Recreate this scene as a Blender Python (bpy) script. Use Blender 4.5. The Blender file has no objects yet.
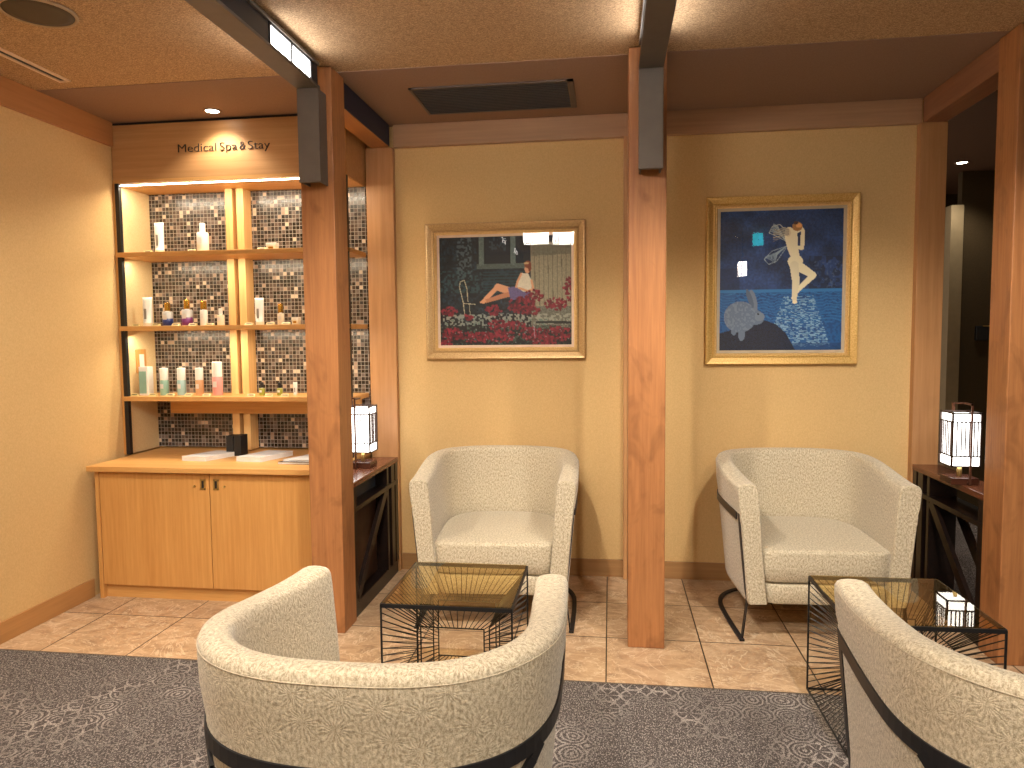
import bpy, bmesh, math, random
import numpy as np
from mathutils import Vector, Matrix

S = bpy.context.scene
C = bpy.context.collection
PI = math.pi

# ------------------------------------------------------------------ camera
FPX, YAW, PITCH, ROLL, EYE = 719.09, 7.774, -3.845, -0.537, 1.4
a, b, c = (math.radians(v) for v in (YAW, PITCH, ROLL))
fwd = Vector((-math.sin(a) * math.cos(b), math.cos(a) * math.cos(b), math.sin(b)))
rt = Vector((math.cos(a), math.sin(a), 0)); up = rt.cross(fwd)
r2 = rt * math.cos(c) + up * math.sin(c); u2 = up * math.cos(c) - rt * math.sin(c)
cd = bpy.data.cameras.new('camera'); cam = bpy.data.objects.new('camera', cd); C.objects.link(cam)
M4 = Matrix((r2, u2, -fwd)).transposed().to_4x4(); M4.translation = (0, 0, EYE)
cam.matrix_world = M4
cd.sensor_width = 36; cd.lens = FPX * 36 / 1024; cd.clip_start = 0.02
S.camera = cam

# ------------------------------------------------------------------ world, exposure, lamps
W = bpy.data.worlds.new('world'); S.world = W; W.use_nodes = True
W.node_tree.nodes['Background'].inputs[0].default_value = (1.0, 0.87, 0.72, 1)
W.node_tree.nodes['Background'].inputs[1].default_value = 1.0
S.view_settings.view_transform = 'Standard'; S.view_settings.look = 'None'
S.view_settings.gamma = 1; S.view_settings.use_curve_mapping = False
S.view_settings.exposure = 0.68

WARM = (1.0, 0.90, 0.76)
ZC = 2.62
def spot(x, y, e, ang=100, blend=.6, tx=0, ty=0, col=WARM, size=.04, z=ZC - .03):
    l = bpy.data.lights.new('downlight_lamp', 'SPOT'); l.energy = e*.8; l.color = col
    l.spot_size = math.radians(ang); l.spot_blend = blend; l.shadow_soft_size = size
    o = bpy.data.objects.new('downlight_lamp', l); C.objects.link(o); o.location = (x, y, z)
    o.rotation_euler = Vector((tx, ty, -1)).to_track_quat('-Z', 'Y').to_euler()
    return o
DOWN = [(-2.11, 3.69, 12, 124, .45, 0, 0),
        (-2.05, 1.75, 95, 125, .8, -.1, .2), (-.58, 1.95, 100, 90, .6, 0, .6), (.93, 1.95, 112, 90, .6, .03, .6),
        (-2.05, .2, 60, 130, .8, 0, 0), (-.55, .2, 75, 172, .5, 0, 0), (.95, .2, 100, 172, .5, 0, 0), (2.6, .6, 14, 120, .8, 0, 0),
        (-1.3, -1.2, 70, 140, .8, 0, .2), (.2, -1.2, 70, 140, .8, 0, .2), (1.6, -1.2, 50, 140, .8, 0, .2), (2.518, 5.676, 22, 120, .6, 0, 0)]  # rearmost row is unseen, added as fill; last entry is the corridor downlight
for d in DOWN: spot(*d)
def strip_light(loc, sx, sy, e, col, rot=(0, 0, 0)):
    l = bpy.data.lights.new('shelf_lamp', 'AREA'); l.shape = 'RECTANGLE'; l.size = sx; l.size_y = sy; l.energy = e; l.color = col
    o = bpy.data.objects.new('shelf_lamp', l); C.objects.link(o); o.location = loc; o.rotation_euler = rot
    return o
SHELFL = (1.0, .86, .62)
for (z, e) in ((2.262, 5), (1.852, 3.6), (1.42, 3.6)):
    strip_light((-2.1, 3.83 if z > 2 else 3.86, z), 1.3, .012, e, SHELFL, (math.radians(14), 0, 0))

# ------------------------------------------------------------------ helpers
def linkobj(o): C.objects.link(o); return o
class MB:
    """collects geometry, then becomes ONE mesh object"""
    def __init__(s): s.v = []; s.f = []; s.mi = []; s.uv = []
    def add(s, vs, fs, mi=0, uvs=None):
        n = len(s.v); s.v += [tuple(q) for q in vs]
        for k, f in enumerate(fs):
            s.f.append([i + n for i in f]); s.mi.append(mi); s.uv.append(uvs[k] if uvs else None)
        return s
    def box(s, x0, x1, y0, y1, z0, z1, mi=0, M=None):
        vs = [Vector(q) for q in ((x0,y0,z0),(x1,y0,z0),(x1,y1,z0),(x0,y1,z0),(x0,y0,z1),(x1,y0,z1),(x1,y1,z1),(x0,y1,z1))]
        if M: vs = [M @ q for q in vs]
        return s.add(vs, [(3,2,1,0),(4,5,6,7),(0,1,5,4),(1,2,6,5),(2,3,7,6),(3,0,4,7)], mi)
    def bar(s, p, q, w, h=None, mi=0):
        h = h or w; p = Vector(p); q = Vector(q); d = (q - p); L = d.length; d.normalize()
        u = d.cross(Vector((0,0,1)));
        if u.length < 1e-4: u = Vector((1,0,0))
        u.normalize(); v = u.cross(d)
        vs = []
        for e in (p, q):
            for su, sv in ((-1,-1),(1,-1),(1,1),(-1,1)): vs.append(e + u*su*w/2 + v*sv*h/2)
        return s.add(vs, [(0,1,2,3),(7,6,5,4),(0,4,5,1),(1,5,6,2),(2,6,7,3),(3,7,4,0)], mi)
    def tube(s, pts, r, n=6, mi=0, close=False):
        pts = [Vector(p) for p in pts]; m = len(pts); vs = []; fs = []
        ref = None
        for i, p in enumerate(pts):
            d = (pts[(i+1) % m] - pts[i-1]) if close else (pts[min(i+1,m-1)] - pts[max(i-1,0)])
            d.normalize()
            u = d.cross(Vector((0,0,1)))
            if u.length < 1e-3: u = ref if ref else Vector((1,0,0))
            u.normalize(); ref = u; v = u.cross(d)
            for k in range(n):
                t = 2*PI*k/n; vs.append(p + (u*math.cos(t) + v*math.sin(t))*r)
        rng = m if close else m-1
        for i in range(rng):
            for k in range(n):
                j = (i+1) % m; fs.append((i*n+k, i*n+(k+1)%n, j*n+(k+1)%n, j*n+k))
        if not close: fs += [tuple(range(n))[::-1], tuple(range((m-1)*n, m*n))]
        return s.add(vs, fs, mi)
    def lathe(s, prof, n=20, c=(0,0,0), sx=1, sy=1, mi=0):
        vs = []; fs = []; m = len(prof)
        for (r, z) in prof:
            for k in range(n):
                t = 2*PI*k/n; vs.append((c[0]+r*sx*math.cos(t), c[1]+r*sy*math.sin(t), c[2]+z))
        for i in range(m-1):
            for k in range(n): fs.append((i*n+k, i*n+(k+1)%n, (i+1)*n+(k+1)%n, (i+1)*n+k))
        fs += [tuple(range(n))[::-1], tuple(range((m-1)*n, m*n))]
        return s.add(vs, fs, mi)
    def build(s, name, mats, parent=None, loc=None, bevel=0, smooth=False, seg=2, sub=0):
        me = bpy.data.meshes.new(name); me.from_pydata(s.v, [], s.f)
        if not isinstance(mats, (list, tuple)): mats = [mats]
        for m in mats: me.materials.append(m)
        for p, mi in zip(me.polygons, s.mi): p.material_index = mi; p.use_smooth = smooth
        if any(u is not None for u in s.uv):
            ul = me.uv_layers.new(name='UVMap')
            for p, u in zip(me.polygons, s.uv):
                if u is None: continue
                for li, q in zip(p.loop_indices, u): ul.data[li].uv = q
        me.update()
        o = linkobj(bpy.data.objects.new(name, me))
        if parent: o.parent = parent
        if loc: o.location = loc
        if bevel:
            m = o.modifiers.new('bevel', 'BEVEL'); m.width = bevel; m.segments = seg; m.limit_method = 'ANGLE'; m.angle_limit = math.radians(35)
        if sub:
            m = o.modifiers.new('sub', 'SUBSURF'); m.levels = sub; m.render_levels = sub
        return o
def tag(o, label=None, cat=None, group=None, kind=None):
    if label: o['label'] = label
    if cat: o['category'] = cat
    if group: o['group'] = group
    if kind: o['kind'] = kind
    return o
def thing(name, label, cat, loc=(0,0,0), rz=0, group=None):
    o = linkobj(bpy.data.objects.new(name, None)); o.location = loc; o.rotation_euler = (0,0,rz); o.empty_display_size = .1
    return tag(o, label, cat, group)
def struct(o): return tag(o, kind='structure')
def dup(root, loc=None, rz=None, label=None, group=None):
    r = root.copy(); C.objects.link(r)
    if loc is not None: r.location = loc
    if rz is not None: r.rotation_euler = (0,0,rz)
    if label: r['label'] = label
    if group: r['group'] = group
    for ch in list(root.children):
        c_ = ch.copy(); C.objects.link(c_); c_.parent = r
        for g in ch.children:
            d = g.copy(); C.objects.link(d); d.parent = c_
    return r

# ------------------------------------------------------------------ materials
def srgb(r, g, b):
    f = lambda v: (v/255/12.92 if v/255 <= .04045 else ((v/255+.055)/1.055)**2.4)
    return (f(r), f(g), f(b), 1)
class NT:
    def __init__(s, name, rough=.5, spec=.5, metal=0, coat=0, sheen=0):
        m = bpy.data.materials.new(name); m.use_nodes = True; s.m = m; s.t = m.node_tree; s.b = s.t.nodes['Principled BSDF']
        s.b.inputs['Roughness'].default_value = rough; s.b.inputs['Metallic'].default_value = metal
        s.b.inputs['Specular IOR Level'].default_value = spec
        s.b.inputs['Coat Weight'].default_value = coat; s.b.inputs['Sheen Weight'].default_value = sheen
    def n(s, typ, **kw):
        q = s.t.nodes.new(typ)
        for k, v in kw.items():
            if k.startswith('i_'):
                key = k[2:]; key = int(key) if key.isdigit() else key.replace('_', ' ')
                s.put(q.inputs[key], v)
            else: setattr(q, k, v)
        return q
    def put(s, sock, v):
        if hasattr(v, 'links') or isinstance(v, bpy.types.NodeSocket): s.t.links.new(v, sock)
        else: sock.default_value = v
    def math(s, op, a, b=0, c=0, clamp=False):
        q = s.n('ShaderNodeMath', operation=op, use_clamp=clamp); s.put(q.inputs[0], a); s.put(q.inputs[1], b); s.put(q.inputs[2], c); return q.outputs[0]
    def vmath(s, op, a, b=(0,0,0), out=0):
        q = s.n('ShaderNodeVectorMath', operation=op); s.put(q.inputs[0], a); s.put(q.inputs[1], b); return q.outputs[out]
    def mix(s, f, a, b, mode='MIX'):
        q = s.n('ShaderNodeMix', data_type='RGBA', blend_type=mode); s.put(q.inputs[0], f); s.put(q.inputs[6], a); s.put(q.inputs[7], b); return q.outputs[2]
    def ramp(s, f, stops, interp='LINEAR'):
        q = s.n('ShaderNodeValToRGB'); r = q.color_ramp; r.interpolation = interp
        while len(r.elements) < len(stops): r.elements.new(.5)
        for e, (p, col) in zip(r.elements, stops): e.position = p; e.color = col
        s.put(q.inputs[0], f); return q.outputs[0]
    def coord(s, kind='Object', scale=(1,1,1), loc=(0,0,0)):
        tc = s.n('ShaderNodeTexCoord'); mp = s.n('ShaderNodeMapping'); mp.inputs['Scale'].default_value = scale; mp.inputs['Location'].default_value = loc
        s.t.links.new(tc.outputs[kind], mp.inputs[0]); return mp.outputs[0]
    def noise(s, vec, scale, detail=2, rough=.5, dist=0, out=0):
        q = s.n('ShaderNodeTexNoise'); s.put(q.inputs['Vector'], vec); q.inputs['Scale'].default_value = scale; q.inputs['Detail'].default_value = detail
        q.inputs['Roughness'].default_value = rough; q.inputs['Distortion'].default_value = dist; return q.outputs[out]
    def color(s, v): s.put(s.b.inputs['Base Color'], v); return s
    def bump(s, h, dist=.002, strength=1):
        q = s.n('ShaderNodeBump'); q.inputs['Distance'].default_value = dist; q.inputs['Strength'].default_value = strength; s.put(q.inputs['Height'], h)
        s.t.links.new(q.outputs[0], s.b.inputs['Normal']); return s
def plain(name, col, rough=.5, metal=0, spec=.5, coat=0, var=.06):
    k = NT(name, rough, spec, metal, coat)
    nz = k.noise(k.coord(), 18, 3)
    c2 = tuple(min(1, v*(1-var*2)) for v in col[:3]) + (1,)
    k.color(k.ramp(nz, [(.3, c2), (.7, col)])); return k.m
def emit(name, col, st):
    k = NT(name); k.b.inputs['Emission Color'].default_value = col; k.b.inputs['Emission Strength'].default_value = st
    k.b.inputs['Base Color'].default_value = col; return k.m
def wood(name, c1, c2, axis='z', fine=60, rough=.42, mottled=0.0, band=.35, spec=.4):
    k = NT(name, rough, spec)
    sc = {'z': (1,1,.045), 'x': (.045,1,1), 'y': (1,.045,1)}[axis]
    v = k.coord('Object', sc)
    n1 = k.noise(v, fine, 4, .6); n2 = k.noise(v, fine*.16, 3, .5, .6)
    f = k.math('ADD', k.math('MULTIPLY', n1, 1-band), k.math('MULTIPLY', n2, band))
    col = k.ramp(f, [(.36, c1), (.62, c2)])
    if mottled:
        m = k.noise(k.coord('Object', (1,1,.6)), 9, 3, .6, .5)
        dk = tuple(q*.62 for q in c1[:3]) + (1,)
        col = k.mix(k.math('MULTIPLY', k.ramp(m, [(.52,(0,0,0,1)),(.72,(1,1,1,1))]), mottled), col, dk)
    k.color(col); k.bump(n1, .0006, .5); return k.m

OAK = wood('light_oak', srgb(190,136,74), srgb(206,154,90), 'z', 70)
OAKX = wood('light_oak_cross', srgb(194,142,80), srgb(214,164,100), 'x', 60)
OAKH = wood('header_oak', srgb(178,132,84), srgb(194,148,98), 'x', 50)
CHERRY = wood('cherry_post', srgb(150,98,60), srgb(176,120,74), 'z', 75, .45, .7)
PIL = wood('pilaster_wood', srgb(172,124,80), srgb(190,142,96), 'z', 50, .45, .15)
FRZ = wood('frieze_wood', srgb(162,124,94), srgb(178,140,106), 'x', 40)
FRZY = wood('frieze_wood_depth', srgb(168,116,72), srgb(184,130,82), 'y', 40)
BASEX = wood('baseboard_wood', srgb(150,112,72), srgb(168,128,84), 'x', 40)
BASEY = wood('baseboard_wood_depth', srgb(166,120,72), srgb(186,138,86), 'y', 40)
DARKW = wood('dark_stained_wood', srgb(20,14,13), srgb(36,24,20), 'y', 60, .3)
REDW = wood('dark_red_wood_top', srgb(96,54,36), srgb(122,74,50), 'y', 60, .22)
STEEL = plain('black_steel', srgb(38,38,42), .45, .3)
BEAMM = plain('beam_metal', srgb(100,92,86), .5, .2)
BLUEM = plain('vent_dark_blue', srgb(52,60,74), .5)
BLACK = plain('matt_black', srgb(22,22,24), .5)
WHITE = plain('white_plastic', srgb(238,236,230), .35)
PAPER = plain('white_paper', srgb(226,224,220), .6)
GOLD = plain('gold_cap', srgb(206,160,70), .25, .9)
BRASS = plain('brass', srgb(190,160,100), .35, .8)
LOUVRE = plain('speaker_grille', srgb(74,62,50), .6)

def mk_wallpaper(name, c1, c2):
    k = NT(name, .75, .25)
    v = k.coord('Object', (1,1,1)); n = k.noise(k.coord('Object', (1,1,.25)), 420, 2, .6); n2 = k.noise(v, 120, 2)
    k.color(k.ramp(k.math('ADD', k.math('MULTIPLY', n, .6), k.math('MULTIPLY', n2, .4)), [(.38, c1), (.62, c2)]))
    k.bump(n2, .0008, .35); return k.m
WALLP = mk_wallpaper('ochre_wallpaper', srgb(204,170,116), srgb(216,183,130))
SIDEP = mk_wallpaper('cream_side_panel', srgb(214,188,140), srgb(224,200,154))
def mk_ceiling(name, c1, c2, st):
    k = NT(name, .85, .15)
    nx = k.noise(k.coord('Object', (.3,1,1)), 430, 2, .6); ny = k.noise(k.coord('Object', (1,.45,1)), 360, 2, .6)
    f = k.math('ADD', k.math('MULTIPLY', nx, .6), k.math('MULTIPLY', ny, .4))
    k.color(k.ramp(f, [(.4, c1), (.6, c2)])); k.bump(f, .0016, st); return k.m
CEIL = mk_ceiling('woven_ceiling_paper', srgb(138,110,82), srgb(214,182,144), 1.0)
CEILP = mk_ceiling('smooth_ceiling_paper', srgb(142,116,100), srgb(152,126,110), .3)

def mk_tile():
    k = NT('marble_tile', .28, .5)
    P = k.coord('Object')
    sx = k.math('DIVIDE', k.math('ADD', k.n('ShaderNodeSeparateXYZ', i_0=P).outputs[0], .016+.4225*40), .4225)
    sy = k.math('DIVIDE', k.math('ADD', k.n('ShaderNodeSeparateXYZ', i_0=P).outputs[1], .4375*40-3.275), .4375)
    fx = k.math('FRACT', sx); fy = k.math('FRACT', sy)
    def edge(f, w): return k.math('MINIMUM', f, k.math('SUBTRACT', 1, f))
    e = k.math('MINIMUM', edge(fx, 0), edge(fy, 0))
    grout = k.math('LESS_THAN', e, .0068)
    cell = k.n('ShaderNodeCombineXYZ', i_0=k.math('FLOOR', sx), i_1=k.math('FLOOR', sy)).outputs[0]
    wn = k.n('ShaderNodeTexWhiteNoise'); k.put(wn.inputs[0], cell)
    off = k.vmath('MULTIPLY', wn.outputs[1], (30, 30, 30))
    V = k.vmath('ADD', P, off)
    n = k.noise(k.vmath('MULTIPLY', V, (1, 1.9, 1)), 5, 8, .68, 1.4)
    base = k.ramp(n, [(.3, srgb(140,110,86)), (.5, srgb(184,154,122)), (.68, srgb(208,180,148))])
    v1 = k.noise(V, 3.2, 5, .6, 2.2)
    vein = k.ramp(k.math('ABSOLUTE', k.math('SUBTRACT', v1, .5)), [(0, (1,1,1,1)), (.018, (0,0,0,1))])
    v2 = k.noise(V, 7, 4, .6, 2.5)
    vein2 = k.ramp(k.math('ABSOLUTE', k.math('SUBTRACT', v2, .52)), [(0, (1,1,1,1)), (.02, (0,0,0,1))])
    c_ = k.mix(k.math('MULTIPLY', vein, .8), base, srgb(226,206,176))
    c_ = k.mix(k.math('MULTIPLY', vein2, .55), c_, srgb(222,198,164))
    c_ = k.mix(k.math('MULTIPLY', wn.outputs[0], .22), c_, srgb(140,108,82))
    k.color(k.mix(grout, c_, srgb(38,28,22)))
    k.bump(k.math('SUBTRACT', k.math('MULTIPLY', n, .3), grout), .001, .6); return k.m
TILE = mk_tile()

def cellpolar(k, vec, scale, rnd=0.0):
    vo = k.n('ShaderNodeTexVoronoi', voronoi_dimensions='2D', feature='F1'); k.put(vo.inputs['Vector'], vec)
    vo.inputs['Scale'].default_value = scale; vo.inputs['Randomness'].default_value = rnd
    d = vo.outputs['Distance']
    loc = k.vmath('SUBTRACT', k.vmath('MULTIPLY', vec, (scale, scale, 0)), k.vmath('MULTIPLY', vo.outputs['Position'], (scale, scale, 0)))
    sp = k.n('ShaderNodeSeparateXYZ', i_0=loc)
    return d, k.math('ARCTAN2', sp.outputs[1], sp.outputs[0]), vo.outputs['Color']
def mk_carpet():
    k = NT('patterned_carpet', .95, .1)
    P = k.coord('Object'); P2 = k.coord('Object', (1,1,1), (.31,.17,0))
    pv = k.vmath('ADD', P, k.vmath('MULTIPLY', k.noise(P, 9, 2, .5, 0, 1), (.036,.036,0)))
    d1, a1, c1 = cellpolar(k, pv, 9.0)
    rings = k.math('GREATER_THAN', k.math('SINE', k.math('MULTIPLY', d1, 40)), .25)
    d2, a2, c2 = cellpolar(k, P2, 10)
    star = k.math('LESS_THAN', k.math('ABSOLUTE', k.math('SINE', k.math('MULTIPLY', a2, 3))), .3)
    star = k.math('MAXIMUM', star, k.math('LESS_THAN', k.math('ABSOLUTE', k.math('SUBTRACT', d2, .48)), .04))
    lo = k.noise(P, 2.3, 3, .6); lo2 = k.noise(P2, 1.9, 3, .6, .5)
    m1 = k.math('GREATER_THAN', lo, .5); 
    m2 = k.ramp(lo2, [(.45, (.1,.1,.1,1)), (.58, (1,1,1,1))])
    pat = k.n('ShaderNodeMix', data_type='FLOAT'); k.put(pat.inputs[0], m1); k.put(pat.inputs[2], rings); k.put(pat.inputs[3], star)
    speck = k.math('GREATER_THAN', k.noise(k.coord('Object', (1,.55,1)), 210, 2, .7), .56)
    vis = k.math('MULTIPLY', pat.outputs[0], m2)
    br = k.math('GREATER_THAN', k.noise(P, 330, 1), .45)
    f = k.math('MAXIMUM', k.math('MULTIPLY', vis, br), k.math('MULTIPLY', speck, k.math('SUBTRACT', .8, k.math('MULTIPLY', m2, .45))))
    k.color(k.mix(f, srgb(76,70,69), srgb(168,160,154)))
    k.bump(k.math('ADD', f, k.noise(P, 500, 1)), .002, .6); return k.m
CARPET = mk_carpet()

def mk_mosaic():
    k = NT('mosaic_tiles', .16, .6)
    P = k.coord('Object'); sp = k.n('ShaderNodeSeparateXYZ', i_0=P); q = .0224
    sx = k.math('DIVIDE', k.math('ADD', sp.outputs[0], 5), q); sz = k.math('DIVIDE', sp.outputs[2], q)
    # a few 2x1 and 2x2 tiles: decide per double cell
    dx = k.math('FLOOR', k.math('DIVIDE', sx, 2)); dz = k.math('FLOOR', k.math('DIVIDE', sz, 2))
    wn2 = k.n('ShaderNodeTexWhiteNoise', noise_dimensions='2D'); k.put(wn2.inputs[0], k.n('ShaderNodeCombineXYZ', i_0=dx, i_1=dz).outputs[0])
    fx = k.math('FRACT', sx); fz = k.math('FRACT', sz)
    cx = k.math('FLOOR', sx); cz = k.math('FLOOR', sz)
    wn = k.n('ShaderNodeTexWhiteNoise', noise_dimensions='2D'); k.put(wn.inputs[0], k.n('ShaderNodeCombineXYZ', i_0=cx, i_1=cz).outputs[0])
    e = k.math('MINIMUM', k.math('MINIMUM', fx, k.math('SUBTRACT', 1, fx)), k.math('MINIMUM', fz, k.math('SUBTRACT', 1, fz)))
    grout = k.math('LESS_THAN', e, .058)
    col = k.ramp(wn.outputs[0], [(0, srgb(18,14,14)), (.24, srgb(38,28,24)), (.42, srgb(64,46,38)), (.57, srgb(50,48,50)), (.68, srgb(86,70,62)), (.80, srgb(108,94,88)), (.90, srgb(164,138,120)), (.95, srgb(206,182,158))], 'CONSTANT')
    n = k.noise(P, 160, 2)
    col = k.mix(.10, col, k.ramp(n, [(.3, (0,0,0,1)), (.7, srgb(150,130,110))]))
    k.color(k.mix(grout, col, srgb(150,142,132)))
    k.put(k.b.inputs['Roughness'], k.math('ADD', .24, k.math('MULTIPLY', grout, .6)))
    k.bump(k.math('ADD', k.math('MULTIPLY', wn.outputs[0], .5), k.math('SUBTRACT', 1, grout)), .0012, .5); return k.m
MOSAIC = mk_mosaic()

def mk_fabric():
    k = NT('beige_jacquard', .85, .2, sheen=.35)
    k.b.inputs['Sheen Roughness'].default_value = .4
    uv = k.coord('UV')
    pv = k.vmath('ADD', uv, k.vmath('MULTIPLY', k.noise(uv, 22, 2, .5, 0, 1), (.012,.012,0)))
    d, an, cc = cellpolar(k, pv, 13.0, .75)
    petals = k.math('MULTIPLY', k.math('SINE', k.math('ADD', k.math('MULTIPLY', an, 19), k.math('MULTIPLY', k.noise(uv, 70), 12))), k.ramp(d, [(.05, (0,0,0,1)), (.2, (1,1,1,1)), (.72, (.5,.5,.5,1))]))
    weave = k.noise(k.coord('UV', (1,.6,1)), 620, 2, .7)
    blot = k.noise(k.coord('UV', (1.3,.8,1)), 105, 3, .6)
    f = k.math('ADD', k.math('ADD', k.math('MULTIPLY', petals, .045), k.math('MULTIPLY', weave, .5)), k.math('MULTIPLY', blot, .5))
    k.color(k.ramp(f, [(.38, srgb(146,133,110)), (.50, srgb(192,180,156)), (.62, srgb(222,212,190))]))
    k.bump(k.math('ADD', k.math('MULTIPLY', petals, .28), k.math('ADD', weave, blot)), .0018, .6); return k.m
FABRIC = mk_fabric()

def mk_glass(name, tint, ior=1.5, rough=.01, refl=(1,1,1,1)):
    m = bpy.data.materials.new(name); m.use_nodes = True; t = m.node_tree; t.nodes.clear()
    out = t.nodes.new('ShaderNodeOutputMaterial'); mx = t.nodes.new('ShaderNodeMixShader'); fr = t.nodes.new('ShaderNodeFresnel'); fr.inputs[0].default_value = ior
    tr = t.nodes.new('ShaderNodeBsdfTransparent'); tr.inputs[0].default_value = tint
    gl = t.nodes.new('ShaderNodeBsdfGlossy'); gl.inputs['Roughness'].default_value = rough; gl.inputs[0].default_value = refl
    ge = t.nodes.new('ShaderNodeNewGeometry'); sb = t.nodes.new('ShaderNodeMath'); sb.operation = 'SUBTRACT'; sb.inputs[0].default_value = 1; t.links.new(ge.outputs['Backfacing'], sb.inputs[1])
    mu = t.nodes.new('ShaderNodeMath'); mu.operation = 'MULTIPLY'; t.links.new(fr.outputs[0], mu.inputs[0]); t.links.new(sb.outputs[0], mu.inputs[1]); t.links.new(mu.outputs[0], mx.inputs[0]); t.links.new(tr.outputs[0], mx.inputs[1]); t.links.new(gl.outputs[0], mx.inputs[2]); t.links.new(mx.outputs[0], out.inputs[0]); return m
SMOKED = mk_glass('bronze_glass', (.88,.79,.56,1), 1.6, .01, (1,.95,.85,1))
PICGLASS = mk_glass('picture_glass', (.97,.97,.97,1), 1.42)

# ------------------------------------------------------------------ the room
XL, YB = -2.797, 4.135
XR, YF, YFAR = 4.6, -2.6, 7.0
struct(MB().box(XL-.1, XR, 2.826, YFAR, -.05, 0).build('floor', TILE))
struct(MB().box(XL-.1, XR, YF, 2.826, -.05, .004).box(1.78, XR, 2.826, YFAR-.02, .0, .004).build('floor', CARPET))
struct(MB().box(XL-.1, XR, YF, 3.265, ZC, ZC+.1).build('ceiling', CEIL))
struct(MB().box(XL-.1, 1.70, 3.265, YFAR, ZC-.003, ZC+.1).build('ceiling', CEILP))
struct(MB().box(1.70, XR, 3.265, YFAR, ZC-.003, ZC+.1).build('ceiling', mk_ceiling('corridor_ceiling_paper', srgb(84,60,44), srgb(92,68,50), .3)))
struct(MB().box(XL-.12, XL, YF, YB+.1, 0, ZC).build('wall_left', WALLP))
struct(MB().box(XL, 1.74, YB, YB+.1, 0, ZC).build('wall_back', WALLP))
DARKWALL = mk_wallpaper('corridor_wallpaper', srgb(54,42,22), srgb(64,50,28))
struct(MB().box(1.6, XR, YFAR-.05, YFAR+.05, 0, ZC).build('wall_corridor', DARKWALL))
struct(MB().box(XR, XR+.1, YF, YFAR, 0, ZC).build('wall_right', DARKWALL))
struct(MB().box(XL-.1, XR, YF-.1, YF, 0, ZC).build('wall_front', WALLP))
struct(MB().box(XL, XL+.012, YF, 3.5, 0, .1).build('baseboard_left', BASEY, bevel=.002))
struct(MB().box(-1.24, .08, YB-.012, YB, 0, .1).build('baseboard_back', BASEX, bevel=.002))
struct(MB().box(.24, 1.61, YB-.012, YB, 0, .1).build('baseboard_back', BASEX, bevel=.002))
# frieze boards under the ceiling
struct(MB().box(XL, XL+.02, YF, 3.80, 2.486, ZC-.003).build('trim_1', FRZY))
struct(MB().box(-1.24, 1.62, 4.1, YB, 2.49, ZC-.003).build('trim_2', FRZ, bevel=.002))
# narrow rail of wallpaper edge below frieze
# pilasters on the back wall
struct(MB().box(-1.405, -1.242, 4.095, YB+.05, 0, 2.49).build('trim_3', PIL, bevel=.003))
struct(MB().box(.075, .24, 4.085, YB, 0, 2.49).build('trim_4', PIL, bevel=.003))
struct(MB().box(1.608, 1.742, 4.09, YB+.12, 0, 2.49).build('trim_5', PIL, bevel=.003))

# ------------------------------------------------------------------ posts and beams
def post(x0, x1, label):
    t = thing('wooden_post', label, 'post', ((x0+x1)/2, 3.26, 0), 0)
    w = (x1-x0)/2
    MB().box(-w, w, -.08, .08, 0, ZC-.004).build('post_shaft', CHERRY, t, bevel=.004)
    return t
post(-1.400, -1.242, 'cherry-brown wooden post beside the product shelves, leftmost of the posts')
post(.079, .240, 'cherry-brown wooden post between the two framed pictures')
post(1.611, 1.775, 'cherry-brown wooden post at the right edge, beside the glowing lantern')
LAMPW = emit('lantern_paper_light', (1, .97, .92, 1), 3.6)
BEAML = emit('beam_light_panel', (1, .97, .93, 1), 9)
WEB = plain("navy_black_steel", srgb(40,42,50), .5, .2)
def beam(xc, label):
    t = thing('ceiling_beam', label, 'beam', (xc, 3.09, ZC), 0)
    w = .05; z0 = -.13
    m = MB().box(-w, w, -5.6, .01, z0, z0+.012).box(-w, w, -5.6, .01, -.03, -.018)
    wins = [(-.44, -.06), (-1.55, -1.17), (-2.66, -2.28), (-3.77, -3.39), (-4.9, -4.5)]
    prev = .01; wb = MB()
    for (p, q) in wins:
        wb.box(-w+.012, w-.012, q, prev, z0+.012, -.03); prev = p
    wb.box(-w+.012, w-.012, -5.6, prev, z0+.012, -.03)
    wb.build('beam_web', WEB, t)
    m.box(-.02, .02, -5.6, .01, -.018, 0)
    m.build('beam_case', BEAMM, t, bevel=.0015)
    for (p, q) in wins:
        g = MB().box(-w+.014, w-.014, p+.004, q-.004, z0+.016, -.034).build('light_panel', BEAML, t)
        g['label'] = 'glowing white light panel'
        f = MB()
        for sx in (-1, 1):
            x = sx*(w-.012)
            for yy in (p, (p+q)/2, q): f.box(x-.004, x+.004, yy-.005, yy+.005, z0+.012, -.03)
            f.box(x-.004, x+.004, p, q, z0+.012, z0+.02).box(x-.004, x+.004, p, q, -.038, -.03)
        f.build('panel_grille', STEEL, t)
    # vertical steel channel on the post face
    hc = MB().box(-w, w, -.012, .01, -.535, z0).box(-w+.004, -w+.012, .0, .085, -.535, z0).box(w-.012, w-.004, .0, .085, -.535, z0)
    hc.build('hanging_channel', BEAMM, t, bevel=.0015)
    return t
beam(-1.312, 'dark steel ceiling beam with two glowing panels, meeting the left post')
beam(.168, 'dark steel ceiling beam running into the middle post')
def backbeam(x0, x1, label, mats):
    t = thing('wooden_beam', label, 'beam', (x0, 3.34, 2.49))
    MB().box(0, x1-x0, 0, .755, 0, .127).build('beam_body', mats, t, bevel=.003)
    return t
bb = backbeam(-1.372, -1.262, 'short wooden beam from the left post back to the wall, one side coloured as shade', FRZY)
MB().box(.1105, .114, 0, .75, .004, .124).build('side_shade', plain('blue_black_shade', srgb(30,38,58), .5), bb)  # dark sheet colours the shade onto the beam's right side
backbeam(.11, .21, 'short wooden beam from the middle post back to the wall', FRZY)
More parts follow.
